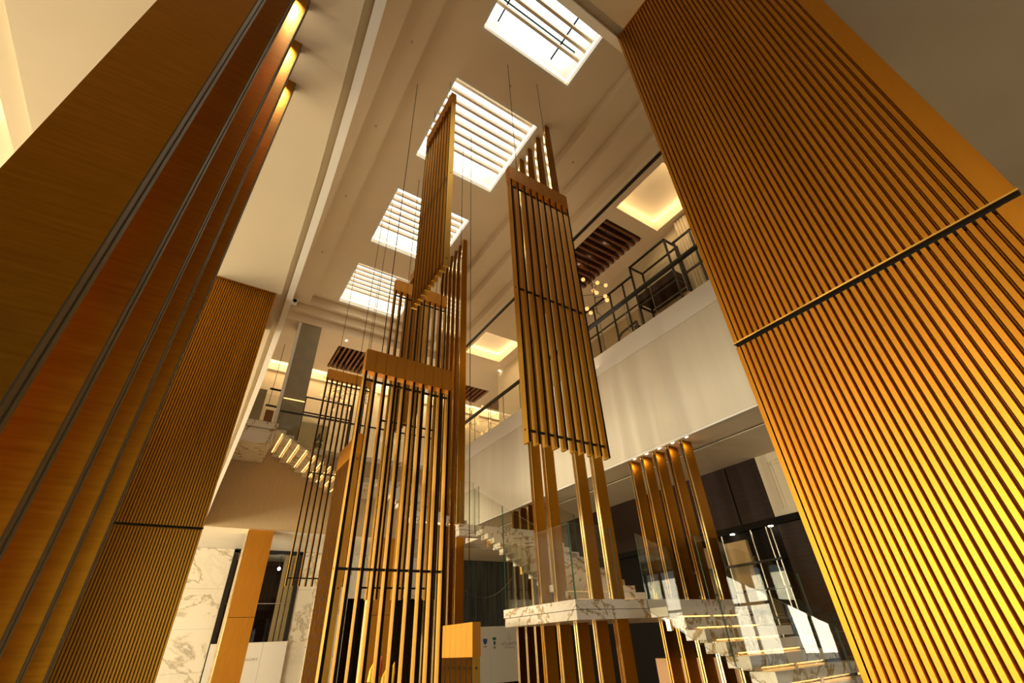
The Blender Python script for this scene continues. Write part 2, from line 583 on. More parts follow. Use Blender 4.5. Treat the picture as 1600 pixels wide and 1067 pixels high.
def slatted(label, x0, x1, y0, y1, along, matname, n):
    t = thing('slatted_ceiling_panel', label, 'ceiling panel', ((x0 + x1) / 2, (y0 + y1) / 2, ZC), 'slatted ceiling panels')
    MB().box(x0, x1, y0, y1, ZC + .24, ZC + .26).build('backing', 'black', t)
    s0 = None
    for k in range(n):
        if along == 'x':
            y = y0 + (k + .5) * (y1 - y0) / n
            off = (0, y - (y0 + .5 * (y1 - y0) / n), 0)
            b = (x0, x1, y - .035, y + .035)
        else:
            x = x0 + (k + .5) * (x1 - x0) / n
            off = (x - (x0 + .5 * (x1 - x0) / n), 0, 0)
            b = (x - .035, x + .035, y0, y1)
        if s0 is None:
            s0 = MB().box(*b, ZC - .02, ZC + .12).build('slat', matname, t)
        else:
            inst(s0, off)
    return t


slatted('dark red wood slatted ceiling panel over the right balcony, beside the lit coffer', 6.84, 8.17, 5.15, 7.6, 'x', 'redwood', 12)
slatted('dark wood slatted ceiling panel at the far right, behind the gold pillar', 6.9, 9.1, 14.85, 16.1, 'y', 'redwood', 11)
slatted('pale wood slatted ceiling panel at the far right, lit from below', 9.85, 11.2, 14.95, 16.3, 'x', 'palewood', 9)
slatted('dark wood slatted ceiling panel above the hanging screens at the far left', 2.62, 3.95, 14.4, 16.0, 'y', 'redwood', 8)


def coffer(x0, x1, y0, y1, power, label):
    t = struct(MB().box(x0 - .25, x1 + .25, y0 - .25, y1 + .25, ZC + .42, ZC + .44), 'ceiling', 'whitepaint', label)
    mb = MB()
    z = ZC + .325
    mb.box(x0 - .22, x0 - .16, y0 - .2, y1 + .2, z, z + .03).box(x1 + .16, x1 + .22, y0 - .2, y1 + .2, z, z + .03)
    mb.box(x0 - .2, x1 + .2, y0 - .22, y0 - .16, z, z + .03).box(x0 - .2, x1 + .2, y1 + .16, y1 + .22, z, z + .03)
    mb.build('led_strip', 'cove', t)
    area('coffer_glow', ((x0 + x1) / 2, (y0 + y1) / 2, ZC + .39), (x1 - x0, y1 - y0), (0, 0, -1), power, (1, .75, .42))
    return t


coffer(6.8, 8.32, 3.22, 4.75, 55, 'lit recessed coffer over the right balcony next to the ribbed column')
coffer(6.72, 8.2, 11.1, 12.6, 55, 'lit recessed coffer over the right balcony beside the gold pillar')
coffer(.5, 11.6, 16.45, 17.2, 230, 'long lit cove along the far upper wall')


# added fill: unseen area lights brightening the upper ceilings from below
area('upper_floor_fill', (5.5, 15.2, 4.95), (9.0, 2.6), (0, 0, 1), 220, (1, .78, .50))
area('upper_floor_fill', (7.4, 6.5, 4.85), (1.6, 11.0), (-.1, 0, 1), 110, (1, .80, .54))

area('upper_floor_fill', (-2.6, 6.5, 5.4), (2.5, 12.0), (.8, 0, 1), 300, (1, .80, .54))  # added unseen fill from the left, lifts the right ceiling risers

# downlights of the upper floor
def downlight(x, y, z, label, group='recessed downlights'):
    o = MB().tube((x, y, z - .012), (x, y, z), .035, 10).build('downlight', 'lamp')
    return tag(o, label, 'downlight', group)


downlight(2.75, 13.95, ZC, 'small recessed downlight in the far ceiling above the slatted panel')
downlight(8.55, 13.15, ZC, 'small recessed downlight between the lit coffer and far slatted panel')
downlight(9.55, 13.4, ZC, 'small recessed downlight beside the far pale slatted panel')
downlight(1.35, 13.8, ZC, 'small recessed downlight just before the grey stone pillar')
for k, (x, y) in enumerate([(7.5, 5.72), (7.45, 6.3), (7.4, 6.75)]):
    downlight(x, y, ZC + .12, ['downlight between the slats of the right panel, nearest', 'downlight between the slats of the right panel, middle',
                               'downlight between the slats of the right panel, farthest'][k])

# ------------------------------------------------------------------ ribbed columns


def ribbed(front, name, label, x0, x1, y0, y1, zj, ztop):
    """front: '-y' or '-x' face carries the ribs"""
    t = thing(name, label, 'column', ((x0 + x1) / 2, (y0 + y1) / 2, FL), 'ribbed bronze columns')
    p = .0163
    d = .014
    if front == '-y':
        MB().box(x0 + .004, x1 - .004, y0 + d, y1, FL, ztop).build('core', 'bronze_gap_shade', t)
        a0, a1 = x0 + .012, x1 - .012
    else:
        MB().box(x0 + d, x1, y0 + .004, y1 - .004, FL, ztop).build('core', 'bronze_gap_shade', t)
        a0, a1 = y0 + .012, y1 - .012
    n = int(round((a1 - a0) / p))
    p = (a1 - a0) / n
    for (za, zb, nm) in ((FL, zj - .012, 'lower'), (zj + .006, ztop - .004, 'upper')):
        r0 = None
        for k in range(n):
            c = a0 + (k + .5) * p
            w = p * .415
            prof = [(-w, d), (-w, .005), (-w * .7, .0012), (w * .7, .0012), (w, .005), (w, d)]
            if r0 is None:
                if front == '-y':
                    poly = [(c + u, y0 + v) for u, v in prof]
                else:
                    poly = [(x0 + v, c + u) for u, v in reversed(prof)]
                r0 = MB().prism(poly, za, zb).build('rib', 'bronze', t)
                c0 = c
            else:
                inst(r0, (c - c0, 0, 0) if front == '-y' else (0, c - c0, 0))
    # corner trims, joint ledge, head trim
    for (za, zb) in ((FL, zj - .012), (zj + .006, ztop)):
        for s in (0, 1):
            if front == '-y':
                xa = x0 if s == 0 else x1 - .010
                MB().box(xa, xa + .010, y0, y1, za, zb).build('corner_trim', 'bronze', t)
            else:
                ya = y0 if s == 0 else y1 - .012
                wd = .032 if s == 0 else .012
                MB().box(x0, x1, ya, ya + (wd if s == 0 else .012), za, zb).build('corner_trim', 'bronze', t)
    if front == '-y':
        MB().box(x0 - .002, x1 + .002, y0 - .003, y0 + d, zj - .003, zj + .004).build('joint_ledge', 'black', t)
        MB().box(x0, x1, y0 - .002, y0 + d, ztop - .012, ztop).build('head_trim', 'bronze', t)
    else:
        MB().box(x0 - .004, x0 + d, y0 - .002, y1 + .002, zj, zj + .0045).build('joint_ledge', 'brass', t)
        MB().box(x0 + .008, x0 + d, y0, y1, zj - .016, zj).build('joint_gap', 'black', t)
        MB().box(x0 - .002, x0 + d, y0, y1, ztop - .012, ztop).build('head_trim', 'bronze', t)
    return t


ribbed('-x', 'ribbed_column', 'huge bright gold vertically ribbed column at the right', 1.18, 1.63, -.082, .551, .697, ZS)
ribbed('-y', 'ribbed_column', 'dark brown vertically ribbed column standing behind the left bronze blades', -.395, .066, 3.63, 4.25, .71, ZS)

# smooth wood faced pillar far left
area('cove_glow', (-2.4, 2.5, 2.72), (1.2, 8.0), (-.3, 0, 1), 60, (1, .74, .42))
t = thing('wood_pillar', 'smooth reddish wood clad pillar with a gold side by the far shop window', 'pillar', (1.48, 13.55, FL))
MB().box(1.215, 1.765, 13.3, 13.85, FL, .797).box(1.215, 1.765, 13.3, 13.85, .807, ZS).build('cladding', 'bronze_panel', t)
MB().box(1.195, 1.215, 13.3, 13.85, FL, ZS).build('side_plate', 'brass', t)
MB().box(1.22, 1.76, 13.31, 13.84, .797, .807).build('joint', 'black', t)

t = thing('wood_pillar', 'smooth reddish wood clad pillar half hidden behind the gold hanging slats', 'pillar', (4.72, 13.55, FL))
MB().box(4.46, 5.0, 13.3, 13.85, FL, .797).box(4.46, 5.0, 13.3, 13.85, .807, ZS).build('cladding', 'bronze_panel', t)
MB().box(4.44, 4.46, 13.3, 13.85, FL, ZS).build('side_plate', 'brass', t)
MB().box(4.465, 4.995, 13.31, 13.84, .797, .807).build('joint', 'black', t)


# ------------------------------------------------------------------ bronze fins
def fin(x, y, z0, z1, w, th, side, label, group, taper=False, blade='bronze_fin', strip='strip', channel='black', e=.012):
    """blade lies along X from the edge at x; side -1 = edge faces -X, +1 = edge faces +X"""
    t = thing('bronze_fin', label, 'fin', (x - side * w / 2, y + th / 2, z0), group)
    s = side
    zk = z1 - .80 if taper else z1
    sh = .055 if taper else 0

    def sect(xa, xb, ya, yb, nm, mt, follow=True):
        mb = MB()
        a, b = (x - s * xa, x - s * xb)
        lo, hi = min(a, b), max(a, b)
        mb.box(lo, hi, ya, yb, z0, zk)
        if taper:
            d = -s * sh
            if nm == 'blade':
                l2, h2 = (lo + d, hi) if s < 0 else (lo, hi + d)
            else:
                l2, h2 = lo + d, hi + d
            mb.hexa([(lo, ya, zk), (hi, ya, zk), (hi, yb, zk), (lo, yb, zk), (l2, ya, z1), (h2, ya, z1), (h2, yb, z1), (l2, yb, z1)])
        return mb.build(nm, mt, t)

    sect(e, w, y, y + th, 'blade', blade)
    q = th * .36
    sect(0, e, y, y + q, 'edge_strip', strip)
    sect(0, e, y + th - q, y + th, 'edge_strip', strip)
    sect(e * .6, e, y + q, y + th - q, 'shadow_channel', channel)
    return t


# left foreground group, under the near-left soffit
LF = [.79, 1.01, 1.235, 1.457, 1.68]
LX = [-.2439, -.2278, -.213, -.201, -.185]
for k, y in enumerate(LF):
    fin(LX[k], y, FL, ZS, .158, .050, +1,
        ['broad brown bronze blade nearest the viewer at the left edge', 'bronze blade just behind the broad nearest one at the left',
         'middle bronze blade of the five at the left, lit at its top', 'bronze blade second from the back of the left five, lit at its top',
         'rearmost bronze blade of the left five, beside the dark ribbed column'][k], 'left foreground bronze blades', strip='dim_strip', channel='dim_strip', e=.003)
# tall group rising through the landing to the ceiling
for k in range(5):
    y = 4.33 + .342 * k
    lab = ['nearest tall gold fin rising through the marble landing to the ceiling', 'second tall gold fin rising through the marble landing to the ceiling',
           'third gold fin of the tall centre row, cut off above the landing', 'fourth tall gold fin rising through the marble landing to the ceiling',
           'farthest tall gold fin rising through the marble landing to the ceiling'][k]
    if k == 2:
        fin(4.25, y, FL, .36, .19, .06, -1, 'short gold fin below the marble landing, third of its row', 'tall centre gold fins')
        fin(4.25, y, 5.0, 10.0, .19, .06, -1, 'upper gold fin hanging from the ceiling, third of its row', 'tall centre gold fins', True)
    else:
        fin(4.25, y, FL, 10.0, .19, .06, -1, lab, 'tall centre gold fins', True, channel='brass')
# left-centre tall group behind the hanging screens
for k in range(6):
    y = 8.43 + .262 * k
    fin(4.33, y, FL, 10.0, .185, .06, -1,
        ['gold fin pillar in the picture centre, nearest of the six rising to the ceiling', 'second of six gold fins behind the centre gold pillar',
         'third of six gold fins behind the centre gold pillar', 'fourth of six gold fins behind the centre gold pillar',
         'fifth of six gold fins behind the centre gold pillar', 'last of six gold fins behind the centre gold pillar'][k], 'centre left gold fins', True)
# right row below the balcony
for k in range(5):
    y = 4.30 + .285 * k
    fin(6.28, y, FL, ZS, .24, .06, -1,
        ['bronze fin under the right balcony, nearest, rightmost of five', 'bronze fin under the right balcony, second from the right',
         'bronze fin under the right balcony, middle of five with a bright lit top', 'bronze fin under the right balcony, second from the left',
         'bronze fin under the right balcony, leftmost of five'][k], 'bronze fins under the right balcony')
    spot('fin_spot', (6.40, y - .19, ZS - .03), (6.40, y + .01, 2.12), 30, WARM, 2.4)
    tag(MB().tube((6.24, y - .13, ZS - .014), (6.24, y - .13, ZS), .022, 10).build('downlight', 'lamp'),
        'tiny ceiling downlight before the %s fin under the right balcony' % ['rightmost', 'second right', 'middle', 'second left', 'leftmost'][k], 'downlight', 'recessed downlights')
for k in range(4):
    y = 8.36 + .315 * k
    fin(6.28, y, FL, ZS, .24, .06, -1,
        ['bronze fin beneath the stair flight, nearest of the far four', 'bronze fin beneath the stair flight, second of the far four',
         'bronze fin beneath the stair flight, third of the far four', 'bronze fin beneath the stair flight, farthest of the far four'][k], 'bronze fins behind the stair')
# spots over the left blades
for k in (2, 3, 4):
    y = LF[k]
    x = LX[k]
    spot('blade_spot', (x - .06, y - .07, ZS - .03), (x - .06, y + .01, 2.30), 9, (1, .72, .36), 1.3)


# ------------------------------------------------------------------ hanging slatted screens
def screen(axis, x0, y0, ztop, label, group='hanging slatted screens', n=10, length=4.65, wires=None, hh=.31, zc=10.0, floor_cut=None):
    """axis 'x': boards run +X from x0, front at y0 ; axis 'y': boards run +Y from y0, front face at x0 (facing -X)"""
    p, th, dp = .126, .030, .105
    wd = p * (n - 1) + .05
    zb = ztop - length
    if floor_cut is not None:
        zb = max(zb, floor_cut)
    t = thing('hanging_screen', label, 'screen', (x0, y0, zb), group)

    def bx(u0, u1, v0, v1, z0, z1, nm, mats, front_black=False):
        mb = MB()
        if axis == 'x':
            mb.box(x0 + u0, x0 + u1, y0 + v0, y0 + v1, z0, z1, 0, {'s0': 1} if front_black else None)
        else:
            mb.box(x0 + v0, x0 + v1, y0 + u0, y0 + u1, z0, z1, 0, {'s3': 1} if front_black else None)
        return mb.build(nm, mats, t)

    def sh(u):
        return (u, 0, 0) if axis == 'x' else (0, u, 0)

    s0 = bx(.011, .011 + th, .004, dp - .004, zb, ztop - hh, 'slat', ['slat', 'black'], True)
    for k in range(1, n):
        inst(s0, sh(p * k))
    nb = n - 1
    bw = wd / nb
    b0 = bx(0, bw - .0035, 0, dp, ztop - hh, ztop, 'header_board', 'bronze_panel')
    for k in range(1, nb):
        inst(b0, sh(bw * k))
    for dz in (hh + .10, length * .54, length - .15):
        if ztop - dz > zb + .02:
            bx(.01, wd - .01, .045, .065, ztop - dz - .012, ztop - dz + .012, 'cross_rod', 'darkwood')
    for u in (wires or (.2, wd - .2)):
        c = (x0 + u, y0 + dp / 2) if axis == 'x' else (x0 + dp / 2, y0 + u)
        MB().tube((c[0], c[1], ztop), (c[0], c[1], zc), .0055, 6).build('suspension_cable', 'black', t)
    return t


screen('y', 1.976, 4.40, 9.20, 'dark hanging slatted screen seen nearly edge on before the second skylight', wires=(.22, .97))
screen('x', 2.680, 3.62, 6.40, 'dark bronze hanging slatted screen right of the centre, ending above the glass stair', wires=(.19, .93))
screen('x', 1.255, 4.97, 3.21, 'largest gold hanging slatted screen at the centre bottom with a wide bronze header', floor_cut=FL + .04, wires=(.2, 1.0))
screen('x', 2.170, 7.15, 6.47, 'gold slatted screen hanging behind the largest one, higher up', wires=(.28, .93), hh=.29, length=5.85)
screen('x', 1.885, 11.1, 6.25, 'dark thin slatted screen at the far left before the globe lamps', wires=(.2, .95), hh=.27, length=5.05)
screen('y', 2.080, 8.03, 3.36, 'dark slatted screen turned sideways, just left of the largest gold screen', wires=(.2, .95), hh=.37, floor_cut=FL + .04)
screen('y', 2.93, 5.25, .236, 'low slatted screen with a bright gold header near the bottom centre', n=7, wires=(.18, .58), hh=.325, floor_cut=FL + .04)
screen('y', 3.22, 8.2, 8.75, 'high slatted screen mostly hidden behind the edge on dark screen', wires=(.25, .95), hh=.27)

# ------------------------------------------------------------------ marble staircase
st = thing('staircase', 'floating white marble staircase with ochre veins and glowing tread undersides', 'staircase', (5.2, 6.0, FL))
XA, XB = 4.40, 5.94


def flight_y(ystart, ztop, n, x0, x1):
    for k in range(n):
        y = ystart - .198 * k
        z = ztop - .11 * k
        tr_ = MB().box(x0, x1, y - .236, y, z - .086, z).build('tread', 'marble', st)
        MB().box(x0 + .12, x1 - .12, y - .150, y - .060, z - .1095, z - .0865).build('riser_block', 'marble', tr_)
        MB().box(x0 + .25, x0 + .75, y - .190, y - .165, z - .0955, z - .0865).box(x0 + .85, x0 + 1.3, y - .190, y - .165, z - .0955, z - .0865).build('led_strip', 'led', tr_)


# bottom flight C, flight B, flight A2, top flight A1 (along X)
nC = int((.26 - FL) / .11)
flight_y(3.945, .26, nC, XA, XB)
flight_y(7.76, 1.77, 12, XA, XB)
flight_y(11.55, 3.62, 14, 3.55, 4.75)
MB().box(3.65, 6.55, 4.29, 5.72, .285, .378).build('landing', 'marble', st)
MB().box(3.662, 6.52, 4.30, 5.71, .188, .280).build('landing', 'marble', st)
MB().box(4.05, 4.54, 7.76, 7.92, 1.785, 1.88).box(4.54, 6.16, 7.76, 8.82, 1.785, 1.88).build('landing', 'marble', st)
MB().box(4.06, 4.545, 7.77, 7.91, 1.68, 1.78).box(4.545, 6.15, 7.77, 8.81, 1.68, 1.78).build('landing', 'marble', st)
MB().box(2.95, 4.76, 11.6, 13.1, 3.60, 3.72).build('landing', 'marble', st)
MB().box(.24, 1.10, 11.6, 13.1, 4.58, 4.74).build('landing', 'marble', st)
MB().box(.24, 1.06, 11.64, 13.1, 4.22, 4.565).build('landing', 'marble', st)
for k in range(9):
    x = 1.06 + .205 * k
    z = 4.60 - .105 * k
    tr_ = MB().box(x, x + .245, 11.6, 13.1, z - .09, z).build('tread', 'marble', st)
    MB().box(x + .05, x + .15, 11.72, 12.98, z - .106, z - .09).build('riser_block', 'marble', tr_)
    MB().box(x + .165, x + .185, 11.62, 13.0, z - .098, z - .09).build('led_strip', 'led', tr_)

# ------------------------------------------------------------------ glass balustrades
GM = ['glass', 'green']


def pane_y(x, y0, z0, y1, z1, h, parent, th=.012, skew=True):
    """vertical pane in the plane x, from y0 to y1, bottom z0..z1"""
    mb = MB()
    xa, xb = x, x + th
    mb.hexa([(xa, y0, z0), (xb, y0, z0), (xb, y1, z1), (xa, y1, z1),
             (xa, y0, z0 + h), (xb, y0, z0 + h), (xb, y1, z1 + h), (xa, y1, z1 + h)], 0, {'s0': 1, 's2': 1, 't': 0, 'b': 1})
    return mb.build('glass_pane', GM, parent)


def pane_x(y, x0, z0, x1, z1, h, parent, th=.012):
    mb = MB()
    mb.hexa([(x0, y, z0), (x1, y, z1), (x1, y + th, z1), (x0, y + th, z0),
             (x0, y, z0 + h), (x1, y, z1 + h), (x1, y + th, z1 + h), (x0, y + th, z0 + h)], 0, {'s1': 1, 's3': 1, 'b': 1})
    return mb.build('glass_pane', GM, parent)


def clamp(x, y, z, parent):
    MB().box(x - .012, x + .024, y - .025, y + .025, z - .05, z + .05).build('clamp', 'brass', parent)


H = .785
g = thing('glass_balustrade', 'clear glass balustrade on the left side of the lowest stair flight', 'balustrade', (XA, 3.3, -.4), 'stair glass')
z_at = lambda y: .26 + (y - 3.945) * .5556
for a, b in ((3.945, 3.06), (3.05, 2.1), (2.09, 1.3)):
    pane_y(XA - .03, b, z_at(b) - .02, a, z_at(a) - .02, H, g)
    clamp(XA - .03, (a + b) / 2 + .2, z_at((a + b) / 2 + .2) - .03, g)
g = thing('glass_balustrade', 'clear glass balustrade on the right side of the lowest stair flight', 'balustrade', (XB, 3.3, -.4), 'stair glass')
for a, b in ((3.945, 3.06), (3.05, 2.1), (2.09, 1.3)):
    pane_y(XB + .02, b, z_at(b) - .02, a, z_at(a) - .02, H, g)
    clamp(XB + .02, (a + b) / 2 + .2, z_at((a + b) / 2 + .2) - .03, g)
    clamp(XB + .02, (a + b) / 2 - .2, z_at((a + b) / 2 - .2) - .03, g)
g = thing('glass_balustrade', 'clear glass balustrade round the lower marble landing with a green corner edge', 'balustrade', (3.66, 5.0, .378), 'stair glass')
pane_y(3.665, 4.31, .378, 5.70, .378, H, g)
pane_x(4.30, 3.68, .378, 4.36, .378, H, g)
pane_x(5.70, 3.68, .378, 4.36, .378, H, g)
pane_y(6.50, 4.31, .378, 5.70, .378, H, g)
pane_x(4.30, 5.98, .378, 6.49, .378, H, g)
g = thing('glass_balustrade', 'clear glass balustrade on the left side of the middle stair flight', 'balustrade', (XA, 6.6, .8), 'stair glass')
z_at2 = lambda y: 1.77 + (y - 7.76) * .5556
for a, b in ((7.76, 6.8), (6.79, 5.82)):
    pane_y(XA - .03, b, z_at2(b) - .02, a, z_at2(a) - .02, H, g)
    clamp(XA - .03, (a + b) / 2, z_at2((a + b) / 2) - .03, g)
g = thing('glass_balustrade', 'clear glass balustrade on the right side of the middle stair flight', 'balustrade', (XB, 6.6, .8), 'stair glass')
for a, b in ((7.76, 6.8), (6.79, 5.82)):
    pane_y(XB + .02, b, z_at2(b) - .02, a, z_at2(a) - .02, H, g)
g = thing('glass_balustrade', 'clear glass balustrade round the upper marble landing', 'balustrade', (4.1, 8.3, 1.88), 'stair glass')
pane_x(7.78, 4.08, 1.88, 4.36, 1.88, H, g)
pane_y(4.56, 7.93, 1.88, 8.75, 1.88, H, g)
clamp(4.56, 8.3, 1.93, g)
g = thing('glass_balustrade', 'clear glass balustrade beside the top stair flight at the far left', 'balustrade', (1.5, 11.6, 4.0), 'stair glass')
pane_x(11.585, .26, 4.745, 1.08, 4.745, .7, g)
pane_x(11.585, 1.10, 4.60, 2.9, 3.68, .75, g)
# balcony glass with handrail
g = thing('glass_balustrade', 'balcony glass balustrade with dark handrail along the white right wall', 'balustrade', (XR + .07, 6.5, 5.0), 'balcony glass')
yy = [.75, 1.3, 2.03, 2.75, 3.364, 4.093, 4.802, 5.524, 6.3, 7.1, 7.9, 8.7, 9.5, 10.3, 11.1, 12.0, 12.9]
for a, b in zip(yy[:-1], yy[1:]):
    pane_y(XR + .06, a + .006, 5.0, b - .006, 5.0, .83, g)
    MB().box(XR + .045, XR + .09, a - .04, a + .04, 5.0, 5.07).build('clamp', 'steel', g)
    MB().box(XR + .062, XR + .074, a - .006, a + .006, 5.05, 5.83).build('glass_joint', 'steel', g)
MB().box(XR + .02, XR + .115, .7, 13.0, 5.825, 5.872).build('handrail', 'blackmetal', g)
g = thing('glass_balustrade', 'balcony glass balustrade with dark handrail along the far upper floor', 'balustrade', (4, YF + .05, Z2), 'balcony glass')
xs_ = [1.2, 2.1, 3.0, 3.9, 4.8, 5.7, 6.2]
for a, b in zip(xs_[:-1], xs_[1:]):
    pane_x(YF + .04, a + .006, Z2 + .06, b - .006, Z2 + .06, .95, g)
MB().box(1.2, 6.25, YF + .02, YF + .07, Z2 + 1.0, Z2 + 1.04).build('handrail', 'blackmetal', g)

# ------------------------------------------------------------------ right wing, upper floor
struct(MB().box(8.62, 8.72, -2, 13.4, Z2, ZC), 'wall_right', 'plaster', 'cream back wall of the right balcony')
t = thing('drape', 'cream pleated drape beside the black metal frame on the right balcony', 'curtain', (8.5, 4.0, Z2))
for k in range(12):
    y = 3.3 + .09 * k
    MB().prism([(8.5 + .05 * math.cos(a * PI / 4), y + .05 * math.sin(a * PI / 4)) for a in range(8)], Z2, ZC - .05).build('pleat', 'drape', t)


def bar(mb, p, q, r=.022):
    mb.box(min(p[0], q[0]) - r, max(p[0], q[0]) + r, min(p[1], q[1]) - r, max(p[1], q[1]) + r, min(p[2], q[2]) - r, max(p[2], q[2]) + r)
    return mb


t = thing('metal_frame', 'tall black metal display frame on the right balcony', 'frame', (8.1, 5.2, Z2))
for x in (8.0, 8.5):
    for y in (4.47, 5.66):
        bar(MB(), (x, y, Z2), (x, y, 8.34)).build('post', 'blackmetal', t)
    for z in (8.34, 7.0, 6.35, 5.8):
        bar(MB(), (x, 4.47, z), (x, 5.66, z)).build('rail', 'blackmetal', t)
for y in (4.47, 5.66):
    for z in (8.34, 7.0):
        bar(MB(), (8.0, y, z), (8.5, y, z)).build('rail', 'blackmetal', t)
MB().box(7.98, 8.52, 4.47, 5.66, 7.1, 7.32).build('shelf', 'darkwood', t)
MB().box(8.54, 8.58, 4.5, 5.63, 5.0, 7.1).build('back_panel', 'tan', t)
MB().box(7.99, 8.0, 4.5, 5.63, 7.34, 8.30).build('glass_pane', 'glass', t)
MB().box(8.05, 8.1, 4.6, 5.5, 7.33, 7.345).build('led_strip', 'ledsoft', t)
t = thing('metal_frame', 'low black metal railing frame left of the tall display frame', 'frame', (8.0, 6.7, Z2))
bar(MB(), (8.0, 5.72, 8.04), (8.0, 7.9, 8.04)).build('rail', 'blackmetal', t)
for y in (6.02, 6.52, 7.2, 7.88):
    bar(MB(), (8.0, y, Z2), (8.0, y, 8.04), .018).build('post', 'blackmetal', t)
for z in (6.0, 7.1):
    bar(MB(), (8.0, 5.72, z), (8.0, 7.9, z), .016).build('rail', 'blackmetal', t)
MB().box(8.03, 8.06, 5.75, 7.88, 4.9, 7.0).build('back_panel', 'tan', t)
t = thing('metal_frame', 'black metal frame by the drape behind the right balcony glass', 'frame', (8.0, 4.0, Z2))
for y in (3.78, 4.25):
    bar(MB(), (8.0, y, Z2), (8.0, y, 8.04)).build('post', 'blackmetal', t)
for z in (8.04, 7.0, 6.2):
    bar(MB(), (8.0, 3.0, z), (8.0, 4.25, z)).build('rail', 'blackmetal', t)
# bench / lounge chair rail visible over the parapet
t = thing('lounge_chair', 'dark metal tube armchair behind the balcony glass', 'chair', (7.4, 5.75, Z2))
pts = [(7.4, 5.42, Z2), (7.4, 5.42, 6.17), (7.4, 5.9, 6.13), (7.4, 6.02, 6.06), (7.4, 6.06, 5.9), (7.4, 6.06, Z2)]
MB().path(pts, .028, 8).build('arm_frame', 'blackmetal', t)
MB().path([(p[0] + .45, p[1], p[2]) for p in pts], .028, 8).build('arm_frame', 'blackmetal', t)
MB().box(7.42, 7.83, 5.46, 6.02, 5.45, 5.6).build('seat', 'darkwood', t)
MB().box(7.42, 7.83, 5.44, 5.52, 5.6, 6.1).build('backrest', 'darkwood', t)


# ------------------------------------------------------------------ globe chandeliers
def chandelier(x, y, z, n, label, seed, zc=ZC, spread=.5, r=.055):
    rnd = random.Random(seed)
    t = thing('globe_chandelier', label, 'chandelier', (x, y, z), 'branching globe chandeliers')
    MB().tube((x, y, z), (x, y, zc + .24), .012, 6).build('stem', 'blackmetal', t)
    g0 = None
    for k in range(n):
        a = k * 2.4 + rnd.random()
        d = spread * (.35 + .65 * rnd.random())
        zz = z + .05 + (zc - z) * .55 * k / n
        c = (x + d * math.cos(a), y + d * math.sin(a), zz + (rnd.random() - .5) * .2)
        MB().tube((x, y, zz), c, .008, 6).build('arm', 'blackmetal', t)
        if g0 is None:
            g0 = MB().ball(c, r, 12, 8).build('globe', 'globe', t, smooth=True)
            c0 = c
        else:
            inst(g0, tuple(c[i] - c0[i] for i in range(3)))
    return t


chandelier(7.4, 6.55, 7.15, 11, 'amber globe chandelier hanging over the right balcony beneath the dark slats', 3, spread=.42)
chandelier(3.1, 15.2, 7.25, 22, 'amber globe chandelier at the far left seen through the thin dark screen', 5, spread=.75)
chandelier(4.0, 15.0, 7.4, 8, 'amber globe chandelier at the far left seen between the gold slats', 6, spread=.5)
chandelier(8.3, 15.0, 7.25, 12, 'amber globe chandelier far behind the gold pillar at the right', 8, spread=.6)
chandelier(9.6, 15.6, 7.4, 8, 'amber globe chandelier farthest right beneath the pale slatted panel', 9, spread=.6)

# ------------------------------------------------------------------ far upper floor
struct(MB().box(-2, 14, 17.3, 17.4, Z2, ZC), 'wall_far', 'plaster', 'cream back wall of the far upper floor')
t = thing('stone_pillar', 'square grey stone pillar with a pale edge trim on the far upper floor', 'pillar', (1.53, 13.9, Z2))
MB().box(1.225, 1.835, 13.6, 14.2, Z2, ZC).build('shaft', 'greystone', t)
MB().box(1.13, 1.222, 13.62, 13.72, Z2, ZC).build('edge_trim', 'whitepaint', t)
MB().box(1.24, 1.82, 13.585, 13.6, 6.35, 6.37).build('led_strip', 'led', t)
t = thing('stone_pillar', 'dark grey wall pier at the far left behind the pale trim', 'pillar', (.85, 16.5, Z2))
MB().box(.62, .92, 16.2, 16.8, Z2, 7.75).build('shaft', 'greystone', t)
t = thing('metal_frame', 'black hanging shelf frame on the far upper floor right of the grey stone pillar', 'frame', (3.0, 15.2, Z2))
for z in (7.3, 6.75, 6.66):
    bar(MB(), (2.06, 15.2, z), (3.6, 15.2, z), .02).build('rail', 'blackmetal', t)
for x in (2.06, 3.58):
    bar(MB(), (x, 15.2, Z2), (x, 15.2, 7.3), .02).build('post', 'blackmetal', t)
t = thing('metal_frame', 'small black hanging shelf frame left of the grey stone pillar', 'frame', (1.1, 15.2, 6.0))
for z in (7.34, 6.75):
    bar(MB(), (.95, 15.2, z), (1.25, 15.2, z), .025).build('rail', 'blackmetal', t)
bar(MB(), (1.0, 15.2, 6.75), (1.0, 15.2, ZC), .008).build('post', 'blackmetal', t)
MB().box(.98, 1.22, 15.3, 15.34, 6.1, 6.65).build('panel', 'redwood', t)
t = thing('wall_panel', 'dark grey wall panel behind the far hanging shelf frame', 'panel', (2.8, 17.2, Z2))
MB().box(1.9, 3.3, 17.2, 17.28, Z2, 7.25).build('sheet', 'greystone', t)
t = thing('planter', 'patterned black and white vase on the far upper floor by the stair head', 'vase', (2.45, 13.6, Z2))
MB().tube((2.45, 13.6, Z2), (2.45, 13.6, Z2 + .5), .07, 12, r2=.10).tube((2.45, 13.6, Z2 + .5), (2.45, 13.6, Z2 + .7), .10, 12, r2=.05).build('body', 'darkglass', t)
MB().tube((2.45, 13.6, Z2 + .2), (2.45, 13.6, Z2 + .25), .092, 12).tube((2.45, 13.6, Z2 + .4), (2.45, 13.6, Z2 + .45), .104, 12).build('band', 'white', t)

